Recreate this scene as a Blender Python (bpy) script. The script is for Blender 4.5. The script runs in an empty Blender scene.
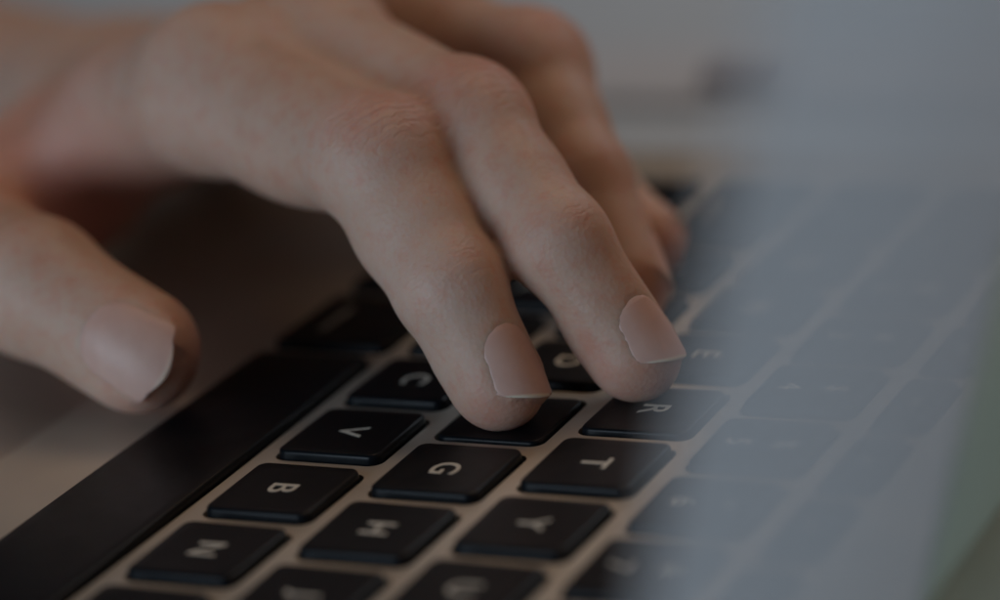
import bpy, bmesh, math, random
import numpy as np
from mathutils import Vector, Matrix

random.seed(7)
S = 0.001                                   # everything below is written in millimetres
sc = bpy.context.scene
C = sc.collection

# ------------------------------------------------------------------ camera, world, light, exposure
CAM = (413.175, 203.462, 149.170)
RIGHT = Vector((-0.4319474, 0.89337942, -0.12367158))
DOWN = Vector((0.34533169, 0.03715412, -0.93774495))
FWD = Vector((-0.83316713, -0.44776421, -0.32456085))
cd = bpy.data.cameras.new('camera')
cam = bpy.data.objects.new('camera', cd)
C.objects.link(cam)
M3 = Matrix((RIGHT, -DOWN, -FWD)).transposed()
cam.matrix_world = Matrix.Translation(Vector(CAM) * S) @ M3.to_4x4()
cd.sensor_width = 36
cd.lens = 3104.74 / 1000 * 36
cd.clip_start = 0.01
cd.clip_end = 50
cd.dof.use_dof = True
cd.dof.focus_distance = 0.408
cd.dof.aperture_fstop = 6.2
sc.camera = cam

sc.view_settings.view_transform = 'Standard'
sc.view_settings.look = 'None'
sc.view_settings.exposure = 0.0
sc.view_settings.gamma = 1.0
sc.cycles.use_denoising = True
sc.cycles.max_bounces = 8
sc.cycles.sample_clamp_indirect = 4

w = bpy.data.worlds.new("World")
sc.world = w
w.use_nodes = True
bg = w.node_tree.nodes['Background']
bg.inputs[0].default_value = (0.80, 0.86, 1.0, 1)
bg.inputs[1].default_value = 0.012


def area(name, loc, target, size, power, color, size_y=None):
    l = bpy.data.lights.new(name, 'AREA')
    l.shape = 'RECTANGLE'
    l.size = size * S
    l.size_y = (size_y or size) * S
    l.energy = power
    l.color = color
    o = bpy.data.objects.new(name, l)
    C.objects.link(o)
    o.location = Vector(loc) * S
    d = (Vector(target) - Vector(loc))
    o.rotation_euler = d.to_track_quat('-Z', 'Y').to_euler()
    return o


area('window_light', (765, -235, 175), (50, -10, 20), 420, 2.45, (0.74, 0.90, 1.06))
area('warm_fill_light', (-260, 60, 640), (-160, 0, 0), 360, 1.05, (1.0, 0.66, 0.41))  # added warm overhead fill for the desk and the backs of the fingers
area('background_fill_light', (-520, 120, 420), (-190, -60, -10), 260, 0.6, (0.84, 0.95, 1.06))  # added cool fill that takes the warm tint off the background

area('lid_back_fill_light', (180, 800, 90), (110, 140, 60), 400, 0.85, (0.93, 0.98, 1.04))  # added low fill aimed at the back of the lid

# ------------------------------------------------------------------ materials


def mat(name):
    m = bpy.data.materials.new(name)
    m.use_nodes = True
    nt = m.node_tree
    b = nt.nodes['Principled BSDF']
    return m, nt, b


def nd(nt, t, **kw):
    n = nt.nodes.new(t)
    for k, v in kw.items():
        setattr(n, k, v)
    return n


def noise(nt, scale, detail=4, rough=0.55):
    tc = nd(nt, 'ShaderNodeTexCoord')
    n = nd(nt, 'ShaderNodeTexNoise')
    n.inputs['Scale'].default_value = scale
    n.inputs['Detail'].default_value = detail
    n.inputs['Roughness'].default_value = rough
    nt.links.new(tc.outputs['Object'], n.inputs['Vector'])
    return n


def ramp(nt, src, stops):
    r = nd(nt, 'ShaderNodeValToRGB')
    e = r.color_ramp.elements
    while len(e) < len(stops):
        e.new(0.5)
    for k, (p, c) in enumerate(stops):
        e[k].position = p
        e[k].color = (*c, 1)
    nt.links.new(src, r.inputs[0])
    return r.outputs[0]


def bump(nt, b, src, strength, dist_mm):
    u = nd(nt, 'ShaderNodeBump')
    u.inputs['Strength'].default_value = strength
    u.inputs['Distance'].default_value = dist_mm * S
    nt.links.new(src, u.inputs['Height'])
    nt.links.new(u.outputs[0], b.inputs['Normal'])
    return u


def maprange(nt, src, a, b_, c, d):
    n = nd(nt, 'ShaderNodeMapRange')
    for k, v in zip((1, 2, 3, 4), (a, b_, c, d)):
        n.inputs[k].default_value = v
    nt.links.new(src, n.inputs[0])
    return n.outputs[0]


def mat_aluminium(name, col, rough=0.42, metal=0.85):
    m, nt, b = mat(name)
    n = noise(nt, 2600, 3)
    n2 = noise(nt, 60, 4)
    k = [c * 0.93 for c in col]
    nt.links.new(ramp(nt, n2.outputs[0], [(0.3, k), (0.7, col)]), b.inputs['Base Color'])
    b.inputs['Metallic'].default_value = metal
    nt.links.new(maprange(nt, n2.outputs[0], 0.3, 0.7, rough - 0.04, rough + 0.05), b.inputs['Roughness'])
    bump(nt, b, n.outputs[0], 0.12, 0.05)
    return m


ALU = mat_aluminium('anodised_aluminium', (0.72, 0.68, 0.605), 0.40, 0.7)
BEZEL = mat_aluminium('bezel_grey', (0.60, 0.61, 0.66), 0.5, 0.5)


def mat_key():
    m, nt, b = mat('black_key_plastic')
    n = noise(nt, 5200, 2)
    n2 = noise(nt, 130, 5, 0.65)
    nt.links.new(ramp(nt, n2.outputs[0], [(0.3, (0.0025, 0.0045, 0.0075)), (0.75, (0.0045, 0.0065, 0.0095))]), b.inputs['Base Color'])
    nt.links.new(maprange(nt, n2.outputs[0], 0.25, 0.75, 0.30, 0.42), b.inputs['Roughness'])
    b.inputs['Specular IOR Level'].default_value = 0.2
    bump(nt, b, n.outputs[0], 0.25, 0.03)
    return m


KEY = mat_key()


def simple(name, col, rough=0.5, metal=0.0, spec=0.5, ns=200, var=0.12):
    m, nt, b = mat(name)
    n = noise(nt, ns, 4)
    nt.links.new(ramp(nt, n.outputs[0], [(0.3, [c * (1 - var) for c in col]), (0.7, [min(1, c * (1 + var)) for c in col])]), b.inputs['Base Color'])
    b.inputs['Roughness'].default_value = rough
    b.inputs['Metallic'].default_value = metal
    b.inputs['Specular IOR Level'].default_value = spec
    return m


LEGEND = simple('legend_paint', (0.62, 0.60, 0.53), 0.6, ns=3000, var=0.06)
WELL = simple('key_well_plastic', (0.006, 0.006, 0.007), 0.8)
HINGE = simple('hinge_plastic', (0.02, 0.02, 0.022), 0.5)
TRACK = mat_aluminium('trackpad_glass', (0.62, 0.57, 0.51), 0.36, 0.7)
RUBBER = simple('foot_rubber', (0.02, 0.02, 0.02), 0.8)


def mat_screen():
    """the unseen display, its warm glow added to brighten the backs of the fingers"""
    m, nt, b = mat('warm_fill_screen')
    n = noise(nt, 14, 3)
    pale = ramp(nt, n.outputs[0], [(0.3, (0.30, 0.14, 0.072)), (0.7, (0.33, 0.155, 0.082))])
    b.inputs['Base Color'].default_value = (0.01, 0.01, 0.012, 1)
    b.inputs['Roughness'].default_value = 0.5
    nt.links.new(pale, b.inputs['Emission Color'])
    b.inputs['Emission Strength'].default_value = 1.0
    return m


SCREEN = mat_screen()
LIDBACK = mat_aluminium('lid_aluminium', (0.56, 0.57, 0.62), 0.55, 0.3)
OLIVE = simple('olive_cover', (0.16, 0.18, 0.13), 0.7, ns=120, var=0.08)


def mat_skin():
    m, nt, b = mat('skin')
    L = nt.links.new
    n = noise(nt, 45, 5, 0.6)
    base = ramp(nt, n.outputs[0], [(0.28, (0.49, 0.31, 0.23)), (0.5, (0.555, 0.375, 0.295)), (0.75, (0.60, 0.43, 0.35))])
    fine = noise(nt, 420, 4, 0.65)
    mot = ramp(nt, fine.outputs[0], [(0.32, (1.0, 0.86, 0.83)), (0.5, (1.0, 1.0, 1.0)), (0.7, (1.0, 1.06, 1.08))])
    mm = nd(nt, 'ShaderNodeMix', data_type='RGBA', blend_type='MULTIPLY')
    mm.inputs[0].default_value = 1.0
    L(base, mm.inputs[6])
    L(mot, mm.inputs[7])
    base = mm.outputs[2]
    red = nd(nt, 'ShaderNodeAttribute', attribute_name='redness')
    mx = nd(nt, 'ShaderNodeMix', data_type='RGBA')
    L(red.outputs['Fac'], mx.inputs[0])
    L(base, mx.inputs[6])
    mx.inputs[7].default_value = (0.58, 0.235, 0.175, 1)
    L(mx.outputs[2], b.inputs['Base Color'])
    b.inputs['Subsurface Weight'].default_value = 0.45
    b.inputs['Subsurface Radius'].default_value = (1.0, 0.32, 0.16)
    b.inputs['Subsurface Scale'].default_value = 0.0045
    b.inputs['Specular IOR Level'].default_value = 0.38
    r = noise(nt, 900, 2)
    L(maprange(nt, r.outputs[0], 0.3, 0.7, 0.46, 0.6), b.inputs['Roughness'])
    # knuckle creases: lines across the finger, only where the mesh carries the crease mask
    s = nd(nt, 'ShaderNodeAttribute', attribute_name='along')
    wv = noise(nt, 260, 3)
    a1 = nd(nt, 'ShaderNodeMath', operation='MULTIPLY_ADD')
    L(wv.outputs[0], a1.inputs[0])
    a1.inputs[1].default_value = 4.0
    L(s.outputs['Fac'], a1.inputs[2])
    sn = nd(nt, 'ShaderNodeMath', operation='SINE')
    a2 = nd(nt, 'ShaderNodeMath', operation='MULTIPLY')
    L(a1.outputs[0], a2.inputs[0])
    a2.inputs[1].default_value = 4.2
    L(a2.outputs[0], sn.inputs[0])
    pw = maprange(nt, sn.outputs[0], -1.0, -0.2, 0.0, 1.0)
    cm = nd(nt, 'ShaderNodeAttribute', attribute_name='crease')
    one = nd(nt, 'ShaderNodeMix', data_type='FLOAT')
    L(cm.outputs['Fac'], one.inputs[0])
    one.inputs[2].default_value = 1.0
    L(pw, one.inputs[3])
    # pores: fine cells all over
    tc = nd(nt, 'ShaderNodeTexCoord')
    vo = nd(nt, 'ShaderNodeTexVoronoi')
    vo.inputs['Scale'].default_value = 1500
    L(tc.outputs['Object'], vo.inputs['Vector'])
    h = nd(nt, 'ShaderNodeMath', operation='MULTIPLY_ADD')
    L(vo.outputs['Distance'], h.inputs[0])
    h.inputs[1].default_value = 0.4
    L(one.outputs[0], h.inputs[2])
    h2 = nd(nt, 'ShaderNodeMath', operation='MULTIPLY_ADD')
    L(n.outputs[0], h2.inputs[0])
    h2.inputs[1].default_value = 0.6
    L(h.outputs[0], h2.inputs[2])
    bump(nt, b, h2.outputs[0], 0.8, 0.18)
    return m


SKIN = mat_skin()


def mat_nail():
    m, nt, b = mat('fingernail')
    L = nt.links.new
    n = noise(nt, 300, 3)
    base = ramp(nt, n.outputs[0], [(0.3, (0.66, 0.375, 0.315)), (0.7, (0.72, 0.43, 0.365))])
    e = nd(nt, 'ShaderNodeAttribute', attribute_name='free_edge')
    mx = nd(nt, 'ShaderNodeMix', data_type='RGBA')
    L(e.outputs['Fac'], mx.inputs[0])
    L(base, mx.inputs[6])
    mx.inputs[7].default_value = (0.85, 0.72, 0.58, 1)
    L(mx.outputs[2], b.inputs['Base Color'])
    b.inputs['Subsurface Weight'].default_value = 0.35
    b.inputs['Subsurface Radius'].default_value = (1.0, 0.4, 0.25)
    b.inputs['Subsurface Scale'].default_value = 0.002
    b.inputs['Roughness'].default_value = 0.42
    b.inputs['Specular IOR Level'].default_value = 0.35
    return m


NAIL = mat_nail()


def mat_desk():
    m, nt, b = mat('pale_desk')
    n = noise(nt, 9, 5)
    nt.links.new(ramp(nt, n.outputs[0], [(0.3, (0.48, 0.58, 0.68)), (0.7, (0.54, 0.64, 0.73))]), b.inputs['Base Color'])
    b.inputs['Roughness'].default_value = 0.5
    return m


DESK = mat_desk()
PAPER = simple('paper', (0.52, 0.58, 0.66), 0.8, ns=30, var=0.05)
DARK = simple('grey_rubber', (0.27, 0.26, 0.31), 0.7)
BROWN = simple('brown_leather', (0.13, 0.09, 0.05), 0.6)

# ------------------------------------------------------------------ mesh helpers


def link(name, me, m, parent=None, smooth=True):
    o = bpy.data.objects.new(name, me)
    C.objects.link(o)
    if m:
        me.materials.append(m)
    if smooth:
        for p in me.polygons:
            p.use_smooth = True
    if parent:
        o.parent = parent
    return o


def obj(name, bm, m, parent=None, smooth=True):
    me = bpy.data.meshes.new(name)
    bmesh.ops.recalc_face_normals(bm, faces=bm.faces)
    bm.to_mesh(me)
    bm.free()
    return link(name, me, m, parent, smooth)


def rrect(hx, hy, r, n=6):
    r = min(r, hx * 0.98, hy * 0.98)
    pts = []
    for cx, cy, a0 in ((hx - r, hy - r, 0), (-hx + r, hy - r, 90), (-hx + r, -hy + r, 180), (hx - r, -hy + r, 270)):
        for k in range(n + 1):
            a = math.radians(a0 + 90 * k / n)
            pts.append((cx + r * math.cos(a), cy + r * math.sin(a)))
    return pts


def stack(rings, cap_bottom=True, cap_top=True):
    """rings: list of [(x,y,z)...] of equal length, in mm -> closed bmesh"""
    bm = bmesh.new()
    vr = [[bm.verts.new((x * S, y * S, z * S)) for x, y, z in r] for r in rings]
    n = len(vr[0])
    for a, b in zip(vr, vr[1:]):
        for k in range(n):
            bm.faces.new((a[k], a[(k + 1) % n], b[(k + 1) % n], b[k]))
    if cap_bottom:
        bm.faces.new(vr[0][::-1])
    if cap_top:
        bm.faces.new(vr[-1])
    return bm


def slab(cx, cy, hx, hy, r, z0, z1, bev=0.4, n=8):
    rg = []
    for k in range(4):
        a = math.radians(90 * k / 3)
        rg.append([(cx + x, cy + y, z0 + bev * (1 - math.sin(a))) for x, y in rrect(hx - bev * (1 - math.cos(math.pi / 2 - a)), hy - bev * (1 - math.cos(math.pi / 2 - a)), r, n)][:] )
    rg = []
    for k in range(5):
        a = math.pi / 2 * k / 4
        i = bev * (1 - math.sin(a))
        rg.append([(cx + x, cy + y, z0 + bev * (1 - math.cos(a))) for x, y in rrect(hx - i, hy - i, max(r - i, 0.05), n)])
    for k in range(5):
        a = math.pi / 2 * k / 4
        i = bev * (1 - math.cos(a))
        rg.append([(cx + x, cy + y, z1 - bev * (1 - math.sin(a))) for x, y in rrect(hx - i, hy - i, max(r - i, 0.05), n)])
    return stack(rg)


def thing(name, label, cat, loc=(0, 0, 0), group=None):
    o = bpy.data.objects.new(name, None)
    o.empty_display_size = 0.02
    C.objects.link(o)
    o.location = Vector(loc) * S
    return tag(o, label, cat, group)


def tag(o, label, cat, group=None):
    o['label'] = label
    o['category'] = cat
    if group:
        o['group'] = group
    return o


# ------------------------------------------------------------------ the surface below
bm = slab(-250, 30, 900, 800, 12, -48, -18, 2)
desk = obj('desk', bm, DESK)
desk['kind'] = 'structure'
desk['label'] = 'pale grey desk under the laptop, blurred far behind the hand'

# ------------------------------------------------------------------ laptop
P = 19.05
DZ = -1.2                                  # deck height; key tops are z = 0
LX0, LX1, LY0, LY1 = -46.0, 265.0, -137.0, 108.0
HY = 106.0                                 # hinge line
TILT = math.radians(36)
laptop = thing('laptop', 'open silver laptop with black keys and white letters under the typing hand', 'laptop', (0, 0, 0))

keys = []                                  # text, u, v-centre(mm), half width, half height, small


def row(v, items, u0, y=None, hy=7.45):
    u = u0
    for t, wd in items:
        keys.append((t, (u + wd / 2) * P, v * P if y is None else y, wd * P / 2 - 2.05, hy))
        u += wd


row(3, [('`', 1)] + [(c, 1) for c in '1234567890-='] + [('delete', 1.5)], -1.5)
row(2, [('tab', 1.5)] + [(c, 1) for c in 'QWERTYUIOP[]'] + [('\\', 1)], -1.5)
row(1, [('caps lock', 1.75)] + [(c, 1) for c in 'ASDFGHJKL;\''] + [('return', 1.75)], -1.5)
row(0, [('shift', 2.25)] + [(c, 1) for c in 'ZXCVBNM,./'] + [('shift', 2.25)], -1.5)
row(-1, [('fn', 1), ('control', 1), ('option', 1), ('command', 1.25), ('', 5), ('command', 1.25), ('option', 1)], -1.5, y=-P - 1.65, hy=9.0)
for t, uu, dy, hh in (('\u25c0', 10.25, -4.9, 3.6), ('\u25b2', 11.25, 4.1, 3.6), ('\u25bc', 11.25, -4.9, 3.6), ('\u25b6', 12.25, -4.9, 3.6)):
    keys.append((t, (uu + .25) * P, -P + dy + .3, P / 2 - 2.05, hh))
fw = 14.5 * P / 14
for k in range(14):
    t = 'esc' if k == 0 else ('F%d' % k if k < 13 else '')
    keys.append((t, -1.5 * P + (k + .5) * fw, 3.5 * P + 5.6, fw / 2 - 2.05, 3.3))

# deck with a well cut out for every key
bm = slab((LX0 + LX1) / 2, (LY0 + LY1) / 2, (LX1 - LX0) / 2, (LY1 - LY0) / 2, 11, -16.5, DZ, 1.0, 10)
deck = obj('body', bm, ALU, laptop)
cut = bmesh.new()
for t, x, y, hx, hy in keys:
    rings = [[(x + a, y + b, z) for a, b in rrect(hx + 0.75, hy + 0.75, 1.9, 5)] for z in (-3.4, 1.0)]
    b2 = stack(rings)
    me = bpy.data.meshes.new('t')
    b2.to_mesh(me)
    b2.free()
    cut.from_mesh(me)
    bpy.data.meshes.remove(me)
# trackpad recess
tpx, tpy = 5.25 * P, -86
b2 = stack([[(tpx + a, tpy + b, z) for a, b in rrect(52.6, 38.4, 3, 5)] for z in (-2.4, 1.0)])
me = bpy.data.meshes.new('t'); b2.to_mesh(me); b2.free(); cut.from_mesh(me); bpy.data.meshes.remove(me)
bmesh.ops.recalc_face_normals(cut, faces=cut.faces)
cme = bpy.data.meshes.new('cutter')
cut.to_mesh(cme); cut.free()
cob = bpy.data.objects.new('cutter', cme)
C.objects.link(cob)
md = deck.modifiers.new('wells', 'BOOLEAN')
md.operation = 'DIFFERENCE'
md.solver = 'EXACT'
md.object = cob
dg = bpy.context.evaluated_depsgraph_get()
nm = bpy.data.meshes.new_from_object(deck.evaluated_get(dg))
deck.modifiers.clear()
deck.data = nm
if not nm.materials:
    nm.materials.append(ALU)
for p in nm.polygons:
    p.use_smooth = False
bpy.data.objects.remove(cob)
obj('trackpad', slab(tpx, tpy, 52.2, 38.0, 2.8, -2.35, DZ - 0.15, 0.2), TRACK, laptop)


def text_mesh(t, size, fat=0.0):
    cu = bpy.data.curves.new('t', 'FONT')
    cu.body = t
    cu.size = size * S
    cu.align_x = 'CENTER'
    cu.align_y = 'CENTER'
    cu.offset = fat * S
    cu.extrude = 0.012 * S
    o = bpy.data.objects.new('t', cu)
    C.objects.link(o)
    d = bpy.context.evaluated_depsgraph_get()
    me = bpy.data.meshes.new_from_object(o.evaluated_get(d))
    bpy.data.objects.remove(o)
    bpy.data.curves.remove(cu)
    # centre on the bounding box
    co = np.array([v.co[:] for v in me.vertices])
    if len(co):
        mid = (co.min(0) + co.max(0)) / 2
        for v in me.vertices:
            v.co.x -= mid[0]
            v.co.y -= mid[1]
    return me


SHIFTED = dict(zip('`1234567890-=[]\\;\',./', '~!@#$%^&*()_+{}|:"<>?'))
PRESSED = {'F': -0.7, 'R': -0.35}
for t, x, y, hx, hy in keys:
    dz = PRESSED.get(t, 0.0) if t in 'FR' and t else random.uniform(-0.05, 0.05)
    prof = [(0.38, -3.35), (0.33, -1.5), (0.25, -0.75)]
    for k in range(6):
        a = math.pi / 2 * k / 5
        prof.append((0.22 - 0.45 * (1 - math.cos(a)), -0.62 + 0.62 * math.sin(a)))
    rings = [[(x + a, y + b, z + dz) for a, b in rrect(hx + g, hy + g, 1.35 + g, 6)] for g, z in prof]
    # very slight dish on the top
    rings.append([(x + a, y + b, -0.045 + dz) for a, b in rrect(hx * .80, hy * .80, 2.6, 6)])
    rings.append([(x + a, y + b, -0.075 + dz) for a, b in rrect(hx * .4, hy * .4, 2.2, 6)])
    k = obj('key', stack(rings), KEY, laptop)
    k['label'] = ('black key marked ' + t) if t.isalnum() else ('long blank black space bar' if t == '' and hx > 30 else 'small black key')
    if t:
        if len(t) == 1 and t.isalpha() and t.isupper():
            me = text_mesh(t, 5.6, 0.05)
            pos = (x, y)
        elif t in SHIFTED:
            me = text_mesh(t, 4.6, 0.04)
            pos = (x, y - 3.2)
            l2 = link('legend', text_mesh(SHIFTED[t], 4.2, 0.03), LEGEND, k, False)
            l2.location = Vector((x, y + 3.2, dz - 0.035)) * S
        elif t in '\u25c0\u25b2\u25bc\u25b6':
            b3 = bmesh.new()
            a0 = {'\u25c0': 180, '\u25b2': 90, '\u25bc': 270, '\u25b6': 0}[t]
            b3.faces.new([b3.verts.new((1.3 * S * math.cos(math.radians(a0 + q)), 1.3 * S * math.sin(math.radians(a0 + q)), 0)) for q in (0, 120, 240)])
            me = bpy.data.meshes.new('legend')
            b3.to_mesh(me); b3.free()
            pos = (x, y)
        else:
            me = text_mesh(t, 2.5 if t[0] != 'F' else 2.3)
            pos = (x, y - (3.6 if hy > 5 else 0))
        l = link('legend', me, LEGEND, k, False)
        l.location = Vector((*pos, dz - 0.03)) * S

# hinge and lid
rings = []
for k in range(2):
    xx = 20 if k == 0 else 200
    rings.append([(xx, HY + 2.2 + 3.6 * math.cos(2 * math.pi * j / 24), -2.2 + 3.6 * math.sin(2 * math.pi * j / 24)) for j in range(24)])
obj('hinge', stack(rings), HINGE, laptop)

LIDL = 222.0
CVX = 219.0
ca, sa = math.cos(TILT), math.sin(TILT)
lidM = Matrix(((1, 0, 0, (LX0 + LX1) / 2 * S), (0, sa, -ca, HY * S), (0, ca, sa, 0.4 * S), (0, 0, 0, 1)))
# local axes of the lid: x along the hinge, y up the lid, z out of the screen towards the keyboard
lw = (LX1 - LX0) / 2
lid = obj('lid', slab(0, LIDL / 2, lw, LIDL / 2, 11, -4.6, 0, 0.9, 10), LIDBACK, laptop)
lid.matrix_world = lidM
bz = obj('bezel', slab(0, LIDL / 2, lw - 1.0, LIDL / 2 - 1.0, 10, -0.5, 0.12, 0.1, 10), BEZEL, lid)
sr = obj('screen', slab(0, LIDL / 2 + 3, lw - 17, LIDL / 2 - 20, 0.3, -0.3, 0.2, 0.02, 2), SCREEN, lid)
# invented upright sheet that lays a pale haze over the keys, olive far part


def mat_sheet(name, col, face_opacity):
    m, nt, b = mat(name)
    nt.nodes.remove(b)
    n = noise(nt, 25, 3)
    c = ramp(nt, n.outputs[0], [(0.3, [v * 0.96 for v in col]), (0.7, col)])
    tl = nd(nt, 'ShaderNodeBsdfTranslucent')
    df = nd(nt, 'ShaderNodeBsdfDiffuse')
    nt.links.new(c, tl.inputs[0])
    nt.links.new(c, df.inputs[0])
    m1 = nd(nt, 'ShaderNodeMixShader')
    m1.inputs[0].default_value = 0.08
    nt.links.new(tl.outputs[0], m1.inputs[1])
    nt.links.new(df.outputs[0], m1.inputs[2])
    tr = nd(nt, 'ShaderNodeBsdfTransparent')
    m2 = nd(nt, 'ShaderNodeMixShader')
    m2.inputs[0].default_value = face_opacity
    nt.links.new(tr.outputs[0], m2.inputs[1])
    nt.links.new(m1.outputs[0], m2.inputs[2])
    nt.links.new(m2.outputs[0], nt.nodes['Material Output'].inputs['Surface'])
    return m


def graded_haze(m, near_, far_):
    """opacity grows towards the olive panel, so the added haze thickens there"""
    nt = m.node_tree
    tc = nd(nt, 'ShaderNodeTexCoord')
    sp = nd(nt, 'ShaderNodeSeparateXYZ')
    nt.links.new(tc.outputs['Object'], sp.inputs[0])
    mr = maprange(nt, sp.outputs[0], 0.0975, 0.045, near_, far_)
    for q in nt.nodes:
        if q.type == 'MIX_SHADER' and abs(q.inputs[0].default_value - 0.55) < 1e-4:
            nt.links.new(mr, q.inputs[0])


HAZE = mat_sheet('haze_film', (0.655, 0.715, 0.755), 0.55)
graded_haze(HAZE, 0.50, 0.67)
OLIVE = mat_sheet('haze_sheet_olive', (0.63, 0.69, 0.63), 1.0)
ST = math.radians(17)
c2, s2 = math.cos(ST), math.sin(ST)
SX0, SXB, SX1, SY = 62.0, 119.0, 216.5, 92.0
stand = thing('haze_sheet', 'invented upright sheet that makes the pale haze over the number keys, dark olive far part', 'plastic sheet', (SXB, SY, DZ))
stM = Matrix(((1, 0, 0, 0), (0, s2, -c2, 0), (0, c2, s2, 0.3 * S), (0, 0, 0, 1)))
fr = obj('haze_panel', slab((SX1 - SXB) / 2, 90, (SX1 - SXB) / 2, 90, 2, -0.4, 0.4, 0.1, 5), HAZE, stand)
oc = obj('olive_panel', slab((SX0 - SXB) / 2 - 0.1, 90, (SXB - SX0) / 2, 90, 2, -0.4, 0.4, 0.1, 5), OLIVE, stand)
ft = obj('foot', slab(80, -3.5, 25, 3.3, 1, 0.02, 1.0, 0.2, 5), HAZE, stand)
fr.matrix_local = stM
oc.matrix_local = stM
for fx, fy in ((-35, -120), (254, -120), (-35, 90), (254, 90)):
    rg = [[(fx + r * math.cos(a * math.pi / 12), fy + r * math.sin(a * math.pi / 12), z) for a in range(24)] for r, z in ((6, -18.0), (7, -17.4), (7, -16.4))]
    obj('rubber_foot', stack(rg), RUBBER, laptop)

# ------------------------------------------------------------------ the hand
V = lambda *a: np.array(a, float)
J = {
    'index': [V(42.3, -37.8, 35.2), V(60.6, -2.0, 31.2), V(70.4, 11.8, 17.2), V(73.3, 18.7, 6.2)],
    'middle': [V(27.1, -30.2, 36.2), V(48.3, 6.0, 33.4), V(60.5, 24.0, 20.5), V(61.9, 33.6, 6.4)],
    'ring': [V(-4.0, -36.8, 32.2), V(9.1, -3.1, 29.5), V(25.0, 11.2, 16.8), V(34.1, 20.6, 6.0)],
    'pinky': [V(-21.5, -38.0, 27.7), V(-5.7, -9.4, 17.6), V(5.2, 3.6, 8.8), V(14.2, 15.5, 5.0)],
    'thumb': [V(20.0, -85.0, 14.0), V(56.6, -78.7, 14.5), V(73.8, -53.0, 16.0), V(78.7, -34.4, 9.5)],
}
RAD = {
    'index': [11.0, 8.5, 7.1, 6.1], 'middle': [10.6, 7.5, 6.5, 6.0], 'ring': [10.5, 7.9, 6.8, 5.9],
    'pinky': [9.5, 6.3, 5.5, 5.1], 'thumb': [14.0, 11.0, 9.6, 8.2],
}
WR = V(-19, -104, 12)
ELB = V(-70, -200, 6)

prims = []                                 # (a, b, ra, rb, k)
for f in ('index', 'middle', 'ring', 'pinky'):
    j, r = J[f], RAD[f]
    for q in range(3):
        prims.append((j[q], j[q + 1], r[q], r[q + 1], 3.0 if q else 5.0))
j, r = J['thumb'], RAD['thumb']
for q in range(3):
    prims.append((j[q], j[q + 1], r[q], r[q + 1], 3.0 if q else 7.0))
# palm: metacarpals, thenar and hypothenar masses, web of the thumb
for f, off, rw in (('index', V(7, 3, -1), 11.5), ('middle', V(2, 0, 1), 11.5), ('ring', V(-4, -2, 0), 11.5), ('pinky', V(-10, -4, -2), 11.0)):
    prims.append((WR + off, J[f][0], rw, RAD[f][0] + 0.3, 8.0))
prims.append((WR + V(-8, 6, -4), J['pinky'][0] + V(-2, -6, -6), 12, 10, 8.0))
prims.append((J['thumb'][0] + V(4, 8, 6), J['index'][0] + V(-4, -12, -2), 10, 8, 8.0))
prims.append((J['thumb'][1] + V(-12, 0, 1), J['index'][0] + V(-8, -24, -3), 5, 5.5, 8.0))
prims.append((WR, ELB, 13, 14.5, 9.0))
prims.append((WR + V(-9, 5, 0), ELB + V(-14, 9, 0), 12, 13.5, 9.0))


def rcone(p, a, b, ra, rb):
    ba = b - a
    l2 = ba @ ba
    pa = p - a
    t = np.clip(pa @ ba / l2, 0, 1)
    d = np.sqrt(((pa - t[..., None] * ba) ** 2).sum(-1))
    return d - (ra + (rb - ra) * t)


def smin(a, b, k):
    h = np.maximum(k - np.abs(a - b), 0) / k
    return np.minimum(a, b) - h * h * k * 0.25


# pads and knuckles give the fingers their bony, fleshy outline: (centre, radii along local axes, frame)
blobs = []


def frame(a, n):
    a = a / np.linalg.norm(a)
    n = n - (n @ a) * a
    n = n / np.linalg.norm(n)
    return a, n, np.cross(a, n)


FR = {}
for f in ('index', 'middle', 'ring', 'pinky', 'thumb'):
    j = J[f]
    h = j[3] - j[0]
    h = V(h[0], h[1], 0)
    h = h / np.linalg.norm(h)
    if f == 'thumb':
        a, n, l = frame(j[3] - j[2], V(0.74, 0.18, 0.62))
    else:
        a, n, l = frame(j[3] - j[2], h)
    if l @ np.array(RIGHT) < 0:
        l = -l
    al_ = math.radians({'index': 8, 'middle': 13, 'ring': 62, 'pinky': 60, 'thumb': -9}[f])
    FR[f] = (a, n * math.cos(al_) + l * math.sin(al_), l * math.cos(al_) - n * math.sin(al_))
    r = RAD[f]
    # fingertip pad (palm side), bulging beyond the bone
    blobs.append((j[3] - a * 3.5 - n * 1.9, (r[3] * 1.35, r[3] * 0.80, r[3] * 0.98), (a, n, l), 2.5))
    blobs.append((j[3] + a * (0.9 if f == 'thumb' else 1.7) - n * 0.7, (r[3] * 0.97, r[3] * 0.90, r[3] * 0.98), (a, n, l), 2.0))
    if f != 'thumb':
        # PIP knuckle: dorsal bump
        d1 = (j[1] - j[0]) / np.linalg.norm(j[1] - j[0])
        d2 = (j[2] - j[1]) / np.linalg.norm(j[2] - j[1])
        out = d1 - d2
        out = out / np.linalg.norm(out)
        blobs.append((j[1] + out * 1.0, (9.0, 7.4 * r[1] / 8.6, 8.4 * r[1] / 8.6), frame(d1 + d2, out), 4.0))
        # fleshy belly of the proximal segment on the palm side
        mid = j[0] * 0.45 + j[1] * 0.55
        blobs.append((mid - out * 2.6, (13, 7.5 * r[1] / 8.6, 7.8 * r[1] / 8.6), frame(d1, out), 4.0))
        mid = (j[1] + j[2]) / 2
        blobs.append((mid - out * 1.2, (8, 7.2 * r[2] / 7.3, 7.4 * r[2] / 7.3), frame(d2, out), 3.5))
        # metacarpal head
        blobs.append((j[0] + V(0, 0, 2.2), (9.5, 9.5, 9.5), frame(d1, V(0, 0, 1)), 6.0))


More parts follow.
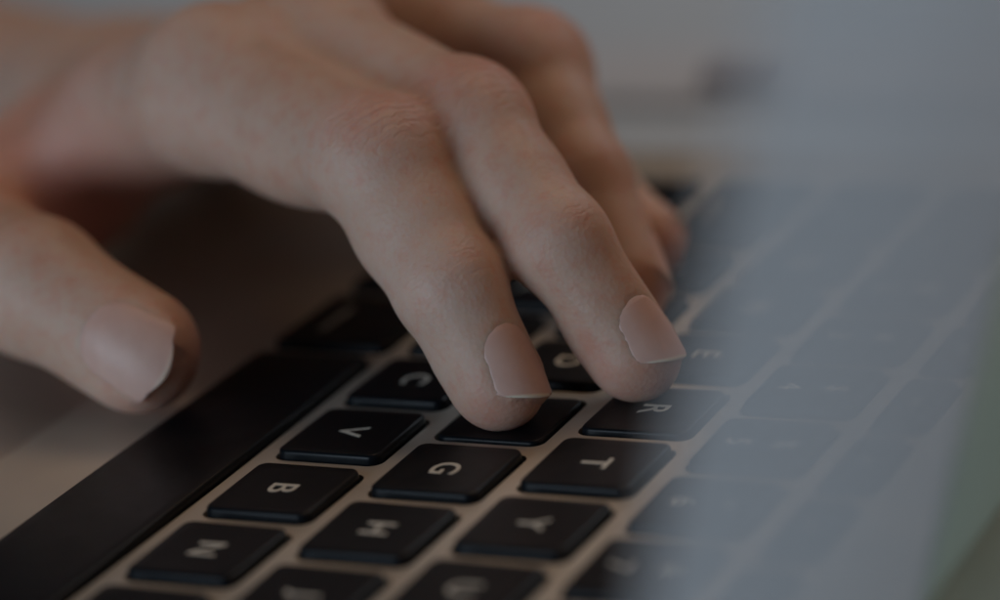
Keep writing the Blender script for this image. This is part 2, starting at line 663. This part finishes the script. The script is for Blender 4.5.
def ellip(p, c, rad, fr):
    q = p - c
    x = np.stack([q @ fr[0] / rad[0], q @ fr[1] / rad[1], q @ fr[2] / rad[2]], -1)
    k0 = np.sqrt((x * x).sum(-1))
    x2 = np.stack([x[..., i] / rad[i] for i in range(3)], -1)
    k1 = np.sqrt((x2 * x2).sum(-1)) + 1e-9
    return k0 * (k0 - 1) / k1


def sdf(p):
    d = np.full(p.shape[:-1], 60.0)
    for a, b, ra, rb, k in ORDER:
        d = smin(d, rcone(p, a, b, ra, rb), k)
    for c, rad, fr, k in blobs:
        d = smin(d, ellip(p, c, rad, fr), k)
    return d


# palm first, so neighbouring fingers blend with the palm but hardly with one another
ORDER = prims[15:] + prims[:15]

# dense field, each primitive evaluated only round itself
h = 0.6
lo = V(-75, -175, -16)
hi = V(95, 50, 56)
nx, ny, nz = [int(v) for v in np.ceil((hi - lo) / h)]
D = np.full((nx, ny, nz), 20.0, np.float32)


def stamp(bl, bh, fn, k):
    m = k + 3
    i0 = np.maximum(((bl - m - lo) / h).astype(int), 0)
    i1 = np.minimum(((bh + m - lo) / h).astype(int) + 2, (nx, ny, nz))
    if (i1 <= i0).any():
        return
    g = np.stack(np.meshgrid(*[lo[q] + h * np.arange(i0[q], i1[q]) for q in range(3)], indexing='ij'), -1)
    s = tuple(slice(i0[q], i1[q]) for q in range(3))
    D[s] = smin(D[s], fn(g), k)


for a, b, ra, rb, k in ORDER:
    rr = max(ra, rb)
    stamp(np.minimum(a, b) - rr, np.maximum(a, b) + rr, lambda g: rcone(g, a, b, ra, rb), k)
for c, rad, fr, k in blobs:
    rr = max(rad)
    stamp(c - rr, c + rr, lambda g: ellip(g, c, rad, fr), k)


def surface_nets(D):
    ins = D < 0
    cs = np.zeros((nx - 1, ny - 1, nz - 1), np.int8)
    for dx in (0, 1):
        for dy in (0, 1):
            for dz in (0, 1):
                cs += ins[dx:nx - 1 + dx, dy:ny - 1 + dy, dz:nz - 1 + dz]
    act = (cs > 0) & (cs < 8)
    idx = np.full(act.shape, -1, np.int64)
    cells = np.argwhere(act)
    idx[act] = np.arange(len(cells))
    acc = np.zeros((len(cells), 3))
    cnt = np.zeros(len(cells))
    cor = [(dx, dy, dz) for dx in (0, 1) for dy in (0, 1) for dz in (0, 1)]
    val = {c: D[cells[:, 0] + c[0], cells[:, 1] + c[1], cells[:, 2] + c[2]].astype(float) for c in cor}
    for c in cor:
        for ax in range(3):
            if c[ax] == 0:
                e = list(c)
                e[ax] = 1
                e = tuple(e)
                va, vb = val[c], val[e]
                x = (va < 0) != (vb < 0)
                t = np.where(x, va / np.where(x, va - vb, 1), 0)
                p = np.tile(np.array(c, float), (len(cells), 1))
                p[:, ax] = t
                acc[x] += p[x]
                cnt[x] += 1
    vs = lo + h * (cells + acc / cnt[:, None])
    faces = []
    for ax in range(3):
        sl0 = [slice(1, -1)] * 3
        sl1 = [slice(1, -1)] * 3
        sl0[ax] = slice(0, -1)
        sl1[ax] = slice(1, None)
        A, B = ins[tuple(sl0)], ins[tuple(sl1)]
        e = np.argwhere(A != B)
        flip = A[tuple(e.T)]
        o = e + 1
        o[:, ax] -= 1
        u, v = (ax + 1) % 3, (ax + 2) % 3

        def cell(du, dv):
            c = o.copy()
            c[:, u] -= du
            c[:, v] -= dv
            return idx[c[:, 0], c[:, 1], c[:, 2]]
        q = np.stack([cell(1, 1), cell(0, 1), cell(0, 0), cell(1, 0)], 1)
        q[~flip] = q[~flip][:, ::-1]
        faces.append(q)
    f = np.concatenate(faces)
    return vs, f[(f >= 0).all(1)]


vs, fs = surface_nets(D)
# project the vertices exactly onto the surface
e = 0.05
for it in range(2):
    d = sdf(vs)
    g = np.stack([sdf(vs + e * np.eye(3)[q]) - d for q in range(3)], 1) / e
    gn = np.sqrt((g * g).sum(1)) + 1e-6
    st = np.clip(d / gn, -0.6, 0.6)
    vs = vs - (st / gn)[:, None] * g
N = g / gn[:, None]


def sstep(x, a, b):
    t = np.clip((x - a) / (b - a), 0, 1)
    return t * t * (3 - 2 * t)


# nails: s runs from the cuticle (0) to the free edge (1); start, end, half width, cross radius, skew in mm
NAILS = {'index': (-5.0, 5.4, 4.4, 6.0, 1.3), 'middle': (-5.4, 4.3, 4.35, 5.9, 1.4), 'ring': (-4.8, 4.2, 4.6, 6.0, 0.5),
         'pinky': (-3.8, 3.4, 3.8, 5.0, 0.3), 'thumb': (-3.4, 8.4, 6.1, 8.2, -0.4)}


def width_at(s):
    s = np.asarray(s, float)
    base = np.where(s < 0.38, np.sqrt(np.clip(1 - (1 - s / 0.38) ** 2, 0, 1)) * 0.93, 0.93 + 0.07 * sstep(s, 0.38, 0.8))
    return base * np.where(s > 0.84, 1 - 0.36 * (np.maximum(s - 0.84, 0) / 0.16) ** 2.6, 1)


def skin_height(f, xq):
    """height of the skin above the finger's axis along the nail's middle line"""
    a, n, l = FR[f]
    p = J[f][3] + a * xq + n * RAD[f][3]
    for it in range(25):
        p = p - n * float(sdf(p[None])[0]) * 0.8
    return float((p - J[f][3]) @ n)


PLATE = {}
for f, (s0, s1, W, Rn, sk) in NAILS.items():
    xr = s0 * 0.35 + s1 * 0.65
    x1, x2, x3 = s0, (s0 + xr) / 2, xr
    r1, r2, r3 = skin_height(f, x1), skin_height(f, x2), skin_height(f, x3)
    m1 = (r3 - r1) / (x3 - x1)
    cc = min(max((r2 - (r1 + m1 * (x2 - x1))) / ((x2 - x1) * (x3 - x2)), 0.008), 0.024)
    PLATE[f] = (x1, x3, r1, m1, cc, Rn)


def plate_y(f, x, z):
    x1, x3, r1, m1, cc, Rn = PLATE[f]
    h_ = r1 + m1 * (x - x1) + cc * (x - x1) * (x3 - x)
    zz = np.clip(np.abs(z), 0, Rn * 0.97)
    return h_ - (Rn - np.sqrt(Rn * Rn - zz * zz))


redness = np.zeros(len(vs))
crease = np.zeros(len(vs))
along = np.zeros(len(vs))
disp = np.zeros(len(vs))
for f in NAILS:
    a, n, l = FR[f]
    j, r = J[f], RAD[f]
    s0, s1, W, Rn, sk = NAILS[f]
    q = vs - j[3]
    x, y, z = q @ a, q @ n, q @ l
    near = (np.abs(x) < 16) & (np.sqrt(y * y + z * z) < 14)
    s = (x - s0 - sk * z / W * np.clip((x - s0) / (s1 - s0), 0, 1)) / (s1 - s0)
    # distance outside the nail's outline in mm (negative inside)
    e_ = np.abs(z) - width_at(np.clip(s, 0.02, 1)) * W
    e_ = np.maximum(e_, -s * (s1 - s0) - 0.2)
    beyond = s > 1.0
    wgt = np.where(beyond, 0, 1 - sstep(e_, 0.0, 1.6)) * near * (y > 0.5)
    wgt = wgt * (1 - sstep(s, 0.80, 1.0) * (e_ > 0))
    target = plate_y(f, np.clip(x, s0 - 2, s1), z) + np.where(e_ < -0.15, -0.14, 0.16 * sstep(e_, -0.15, 0.35) * (1 - sstep(s, 0.6, 0.95)) - 0.10)
    vs = vs + n * ((target - y) * wgt)[:, None]
    tip = near & (np.abs(x) < 14)
    redness[tip] = np.maximum(redness[tip], 0.30 * sstep(x[tip], -4, 6.5))
    # creases over the joints, dorsal side only
    for q0, (ja, wl, am) in enumerate(((j[1], 8.0, 0.8), (j[2], 5.0, 0.2))):
        if f == 'thumb' and q0 == 0:
            continue
        ax = (j[q0 + 2] - j[q0]) / np.linalg.norm(j[q0 + 2] - j[q0])
        dn = 2 * ja - j[q0] - j[q0 + 2]
        if f == 'thumb':
            dn = n
        _, dn, _ = frame(ax, dn)
        w_ = vs - ja
        al = w_ @ ax
        rad_ = w_ - al[:, None] * ax
        dist = np.sqrt((rad_ ** 2).sum(1)) + 1e-6
        dor = (rad_ @ dn) / dist
        mk = (dist < r[q0 + 1] * 1.6) * np.exp(-(al / wl) ** 2 * 1.6) * sstep(dor, 0.1, 0.75) * am
        crease = np.maximum(crease, mk)
        along = np.where(mk > 0.01, al, along)
        redness = np.maximum(redness, 0.45 * mk)
        # two or three real folds
        for o_, dep in ((-2.2, .16), (0.1, .24), (2.1, .17), (4.2, .1), (-4.3, .1)):
            disp -= mk * dep * np.exp(-((al - o_ + 0.35 * np.sin(dor * 9 + o_)) / 0.55) ** 2)
# red shade in the web of the thumb, painted into the skin colour
dweb = np.sqrt(((vs - V(36, -72, 12)) ** 2).sum(1))
redness = np.maximum(redness, 1.0 * np.exp(-(dweb / 22) ** 2))
vs = vs + N * disp[:, None]
# the pads of the two pressing fingers flatten where they meet their keys
for f, zt in (('index', -0.75), ('middle', -0.40)):
    nr = np.linalg.norm(vs - J[f][3], axis=1) < 11
    print('pad', f, vs[nr, 2].min())
    low = nr & (vs[:, 2] < zt)
    vs[low, 2] = zt

# open the forearm end cleanly: it simply leaves the frame, so the mesh stays closed
me = bpy.data.meshes.new('person')
me.vertices.add(len(vs))
me.vertices.foreach_set('co', (vs * S).ravel())
me.loops.add(len(fs) * 4)
me.loops.foreach_set('vertex_index', fs.ravel())
me.polygons.add(len(fs))
me.polygons.foreach_set('loop_start', np.arange(len(fs)) * 4)
me.polygons.foreach_set('loop_total', np.full(len(fs), 4))
me.update(calc_edges=True)
me.validate()
for nme, arr in (('redness', redness), ('crease', crease), ('along', along)):
    at = me.attributes.new(nme, 'FLOAT', 'POINT')
    at.data.foreach_set('value', arr.astype(np.float32))
hand = link('person', me, SKIN)
tag(hand, 'bare left hand with curved fingers pressing keys and thumb held over the palm rest', 'hand')


def make_nail(f):
    a, n, l = FR[f]
    j = J[f]
    s0, s1, W, Rn, sk = NAILS[f]
    ns, nt_ = 40, 25
    top, fe = [], []
    for i in range(ns):
        s = 0.02 + 0.98 * (i / (ns - 1)) ** 1.25
        for k in range(nt_):
            t = -1 + 2 * k / (nt_ - 1)
            z = t * float(width_at(s)) * W
            x = s0 + (s1 - s0) * s + sk * z / W * s + (1.8 if f == 'thumb' else 0.4) * s * (1 - t * t)
            y = float(plate_y(f, np.array(x), np.array(z)))
            y += -0.16 * (1 - float(sstep(np.array(s), 0.0, 0.10))) - 0.15 * abs(t) ** 6
            top.append(j[3] + a * x + n * y + l * z)
            fe.append((0.35 if f == 'thumb' else 0.85) * float(sstep(np.array(s), 0.95, 0.97)))
    top = np.array(top)
    bm = bmesh.new()
    vt = [bm.verts.new(p * S) for p in top]
    fc = []
    for i in range(ns - 1):
        for k in range(nt_ - 1):
            q = i * nt_ + k
            fc.append(bm.faces.new((vt[q], vt[q + 1], vt[q + nt_ + 1], vt[q + nt_])))
    bmesh.ops.recalc_face_normals(bm, faces=bm.faces)
    m_ = bpy.data.meshes.new('fingernail')
    bm.to_mesh(m_)
    bm.free()
    at = m_.attributes.new('free_edge', 'FLOAT', 'POINT')
    at.data.foreach_set('value', np.array(fe, np.float32))
    o = link('fingernail', m_, NAIL, hand)
    sd = o.modifiers.new('thickness', 'SOLIDIFY')
    sd.thickness = 0.22 * S
    sd.offset = -1 if (m_.polygons[len(m_.polygons) // 2].normal @ Vector(n)) > 0 else 1
    return o


for f in NAILS:
    make_nail(f)

# ------------------------------------------------------------------ far out-of-focus things on the desk
nb = obj('notebook', slab(-141, -4, 19, 80, 2, -17.9, -15.6, 0.6), PAPER)
tag(nb, 'narrow pale blue notebook lying on the desk beyond the keyboard, blurred', 'notebook')
er = obj('eraser', slab(-131, -27, 4, 9, 1.5, -15.5, -11.5, 1.2), DARK)
tag(er, 'small grey eraser lying on the narrow pale notebook, blurred', 'eraser')
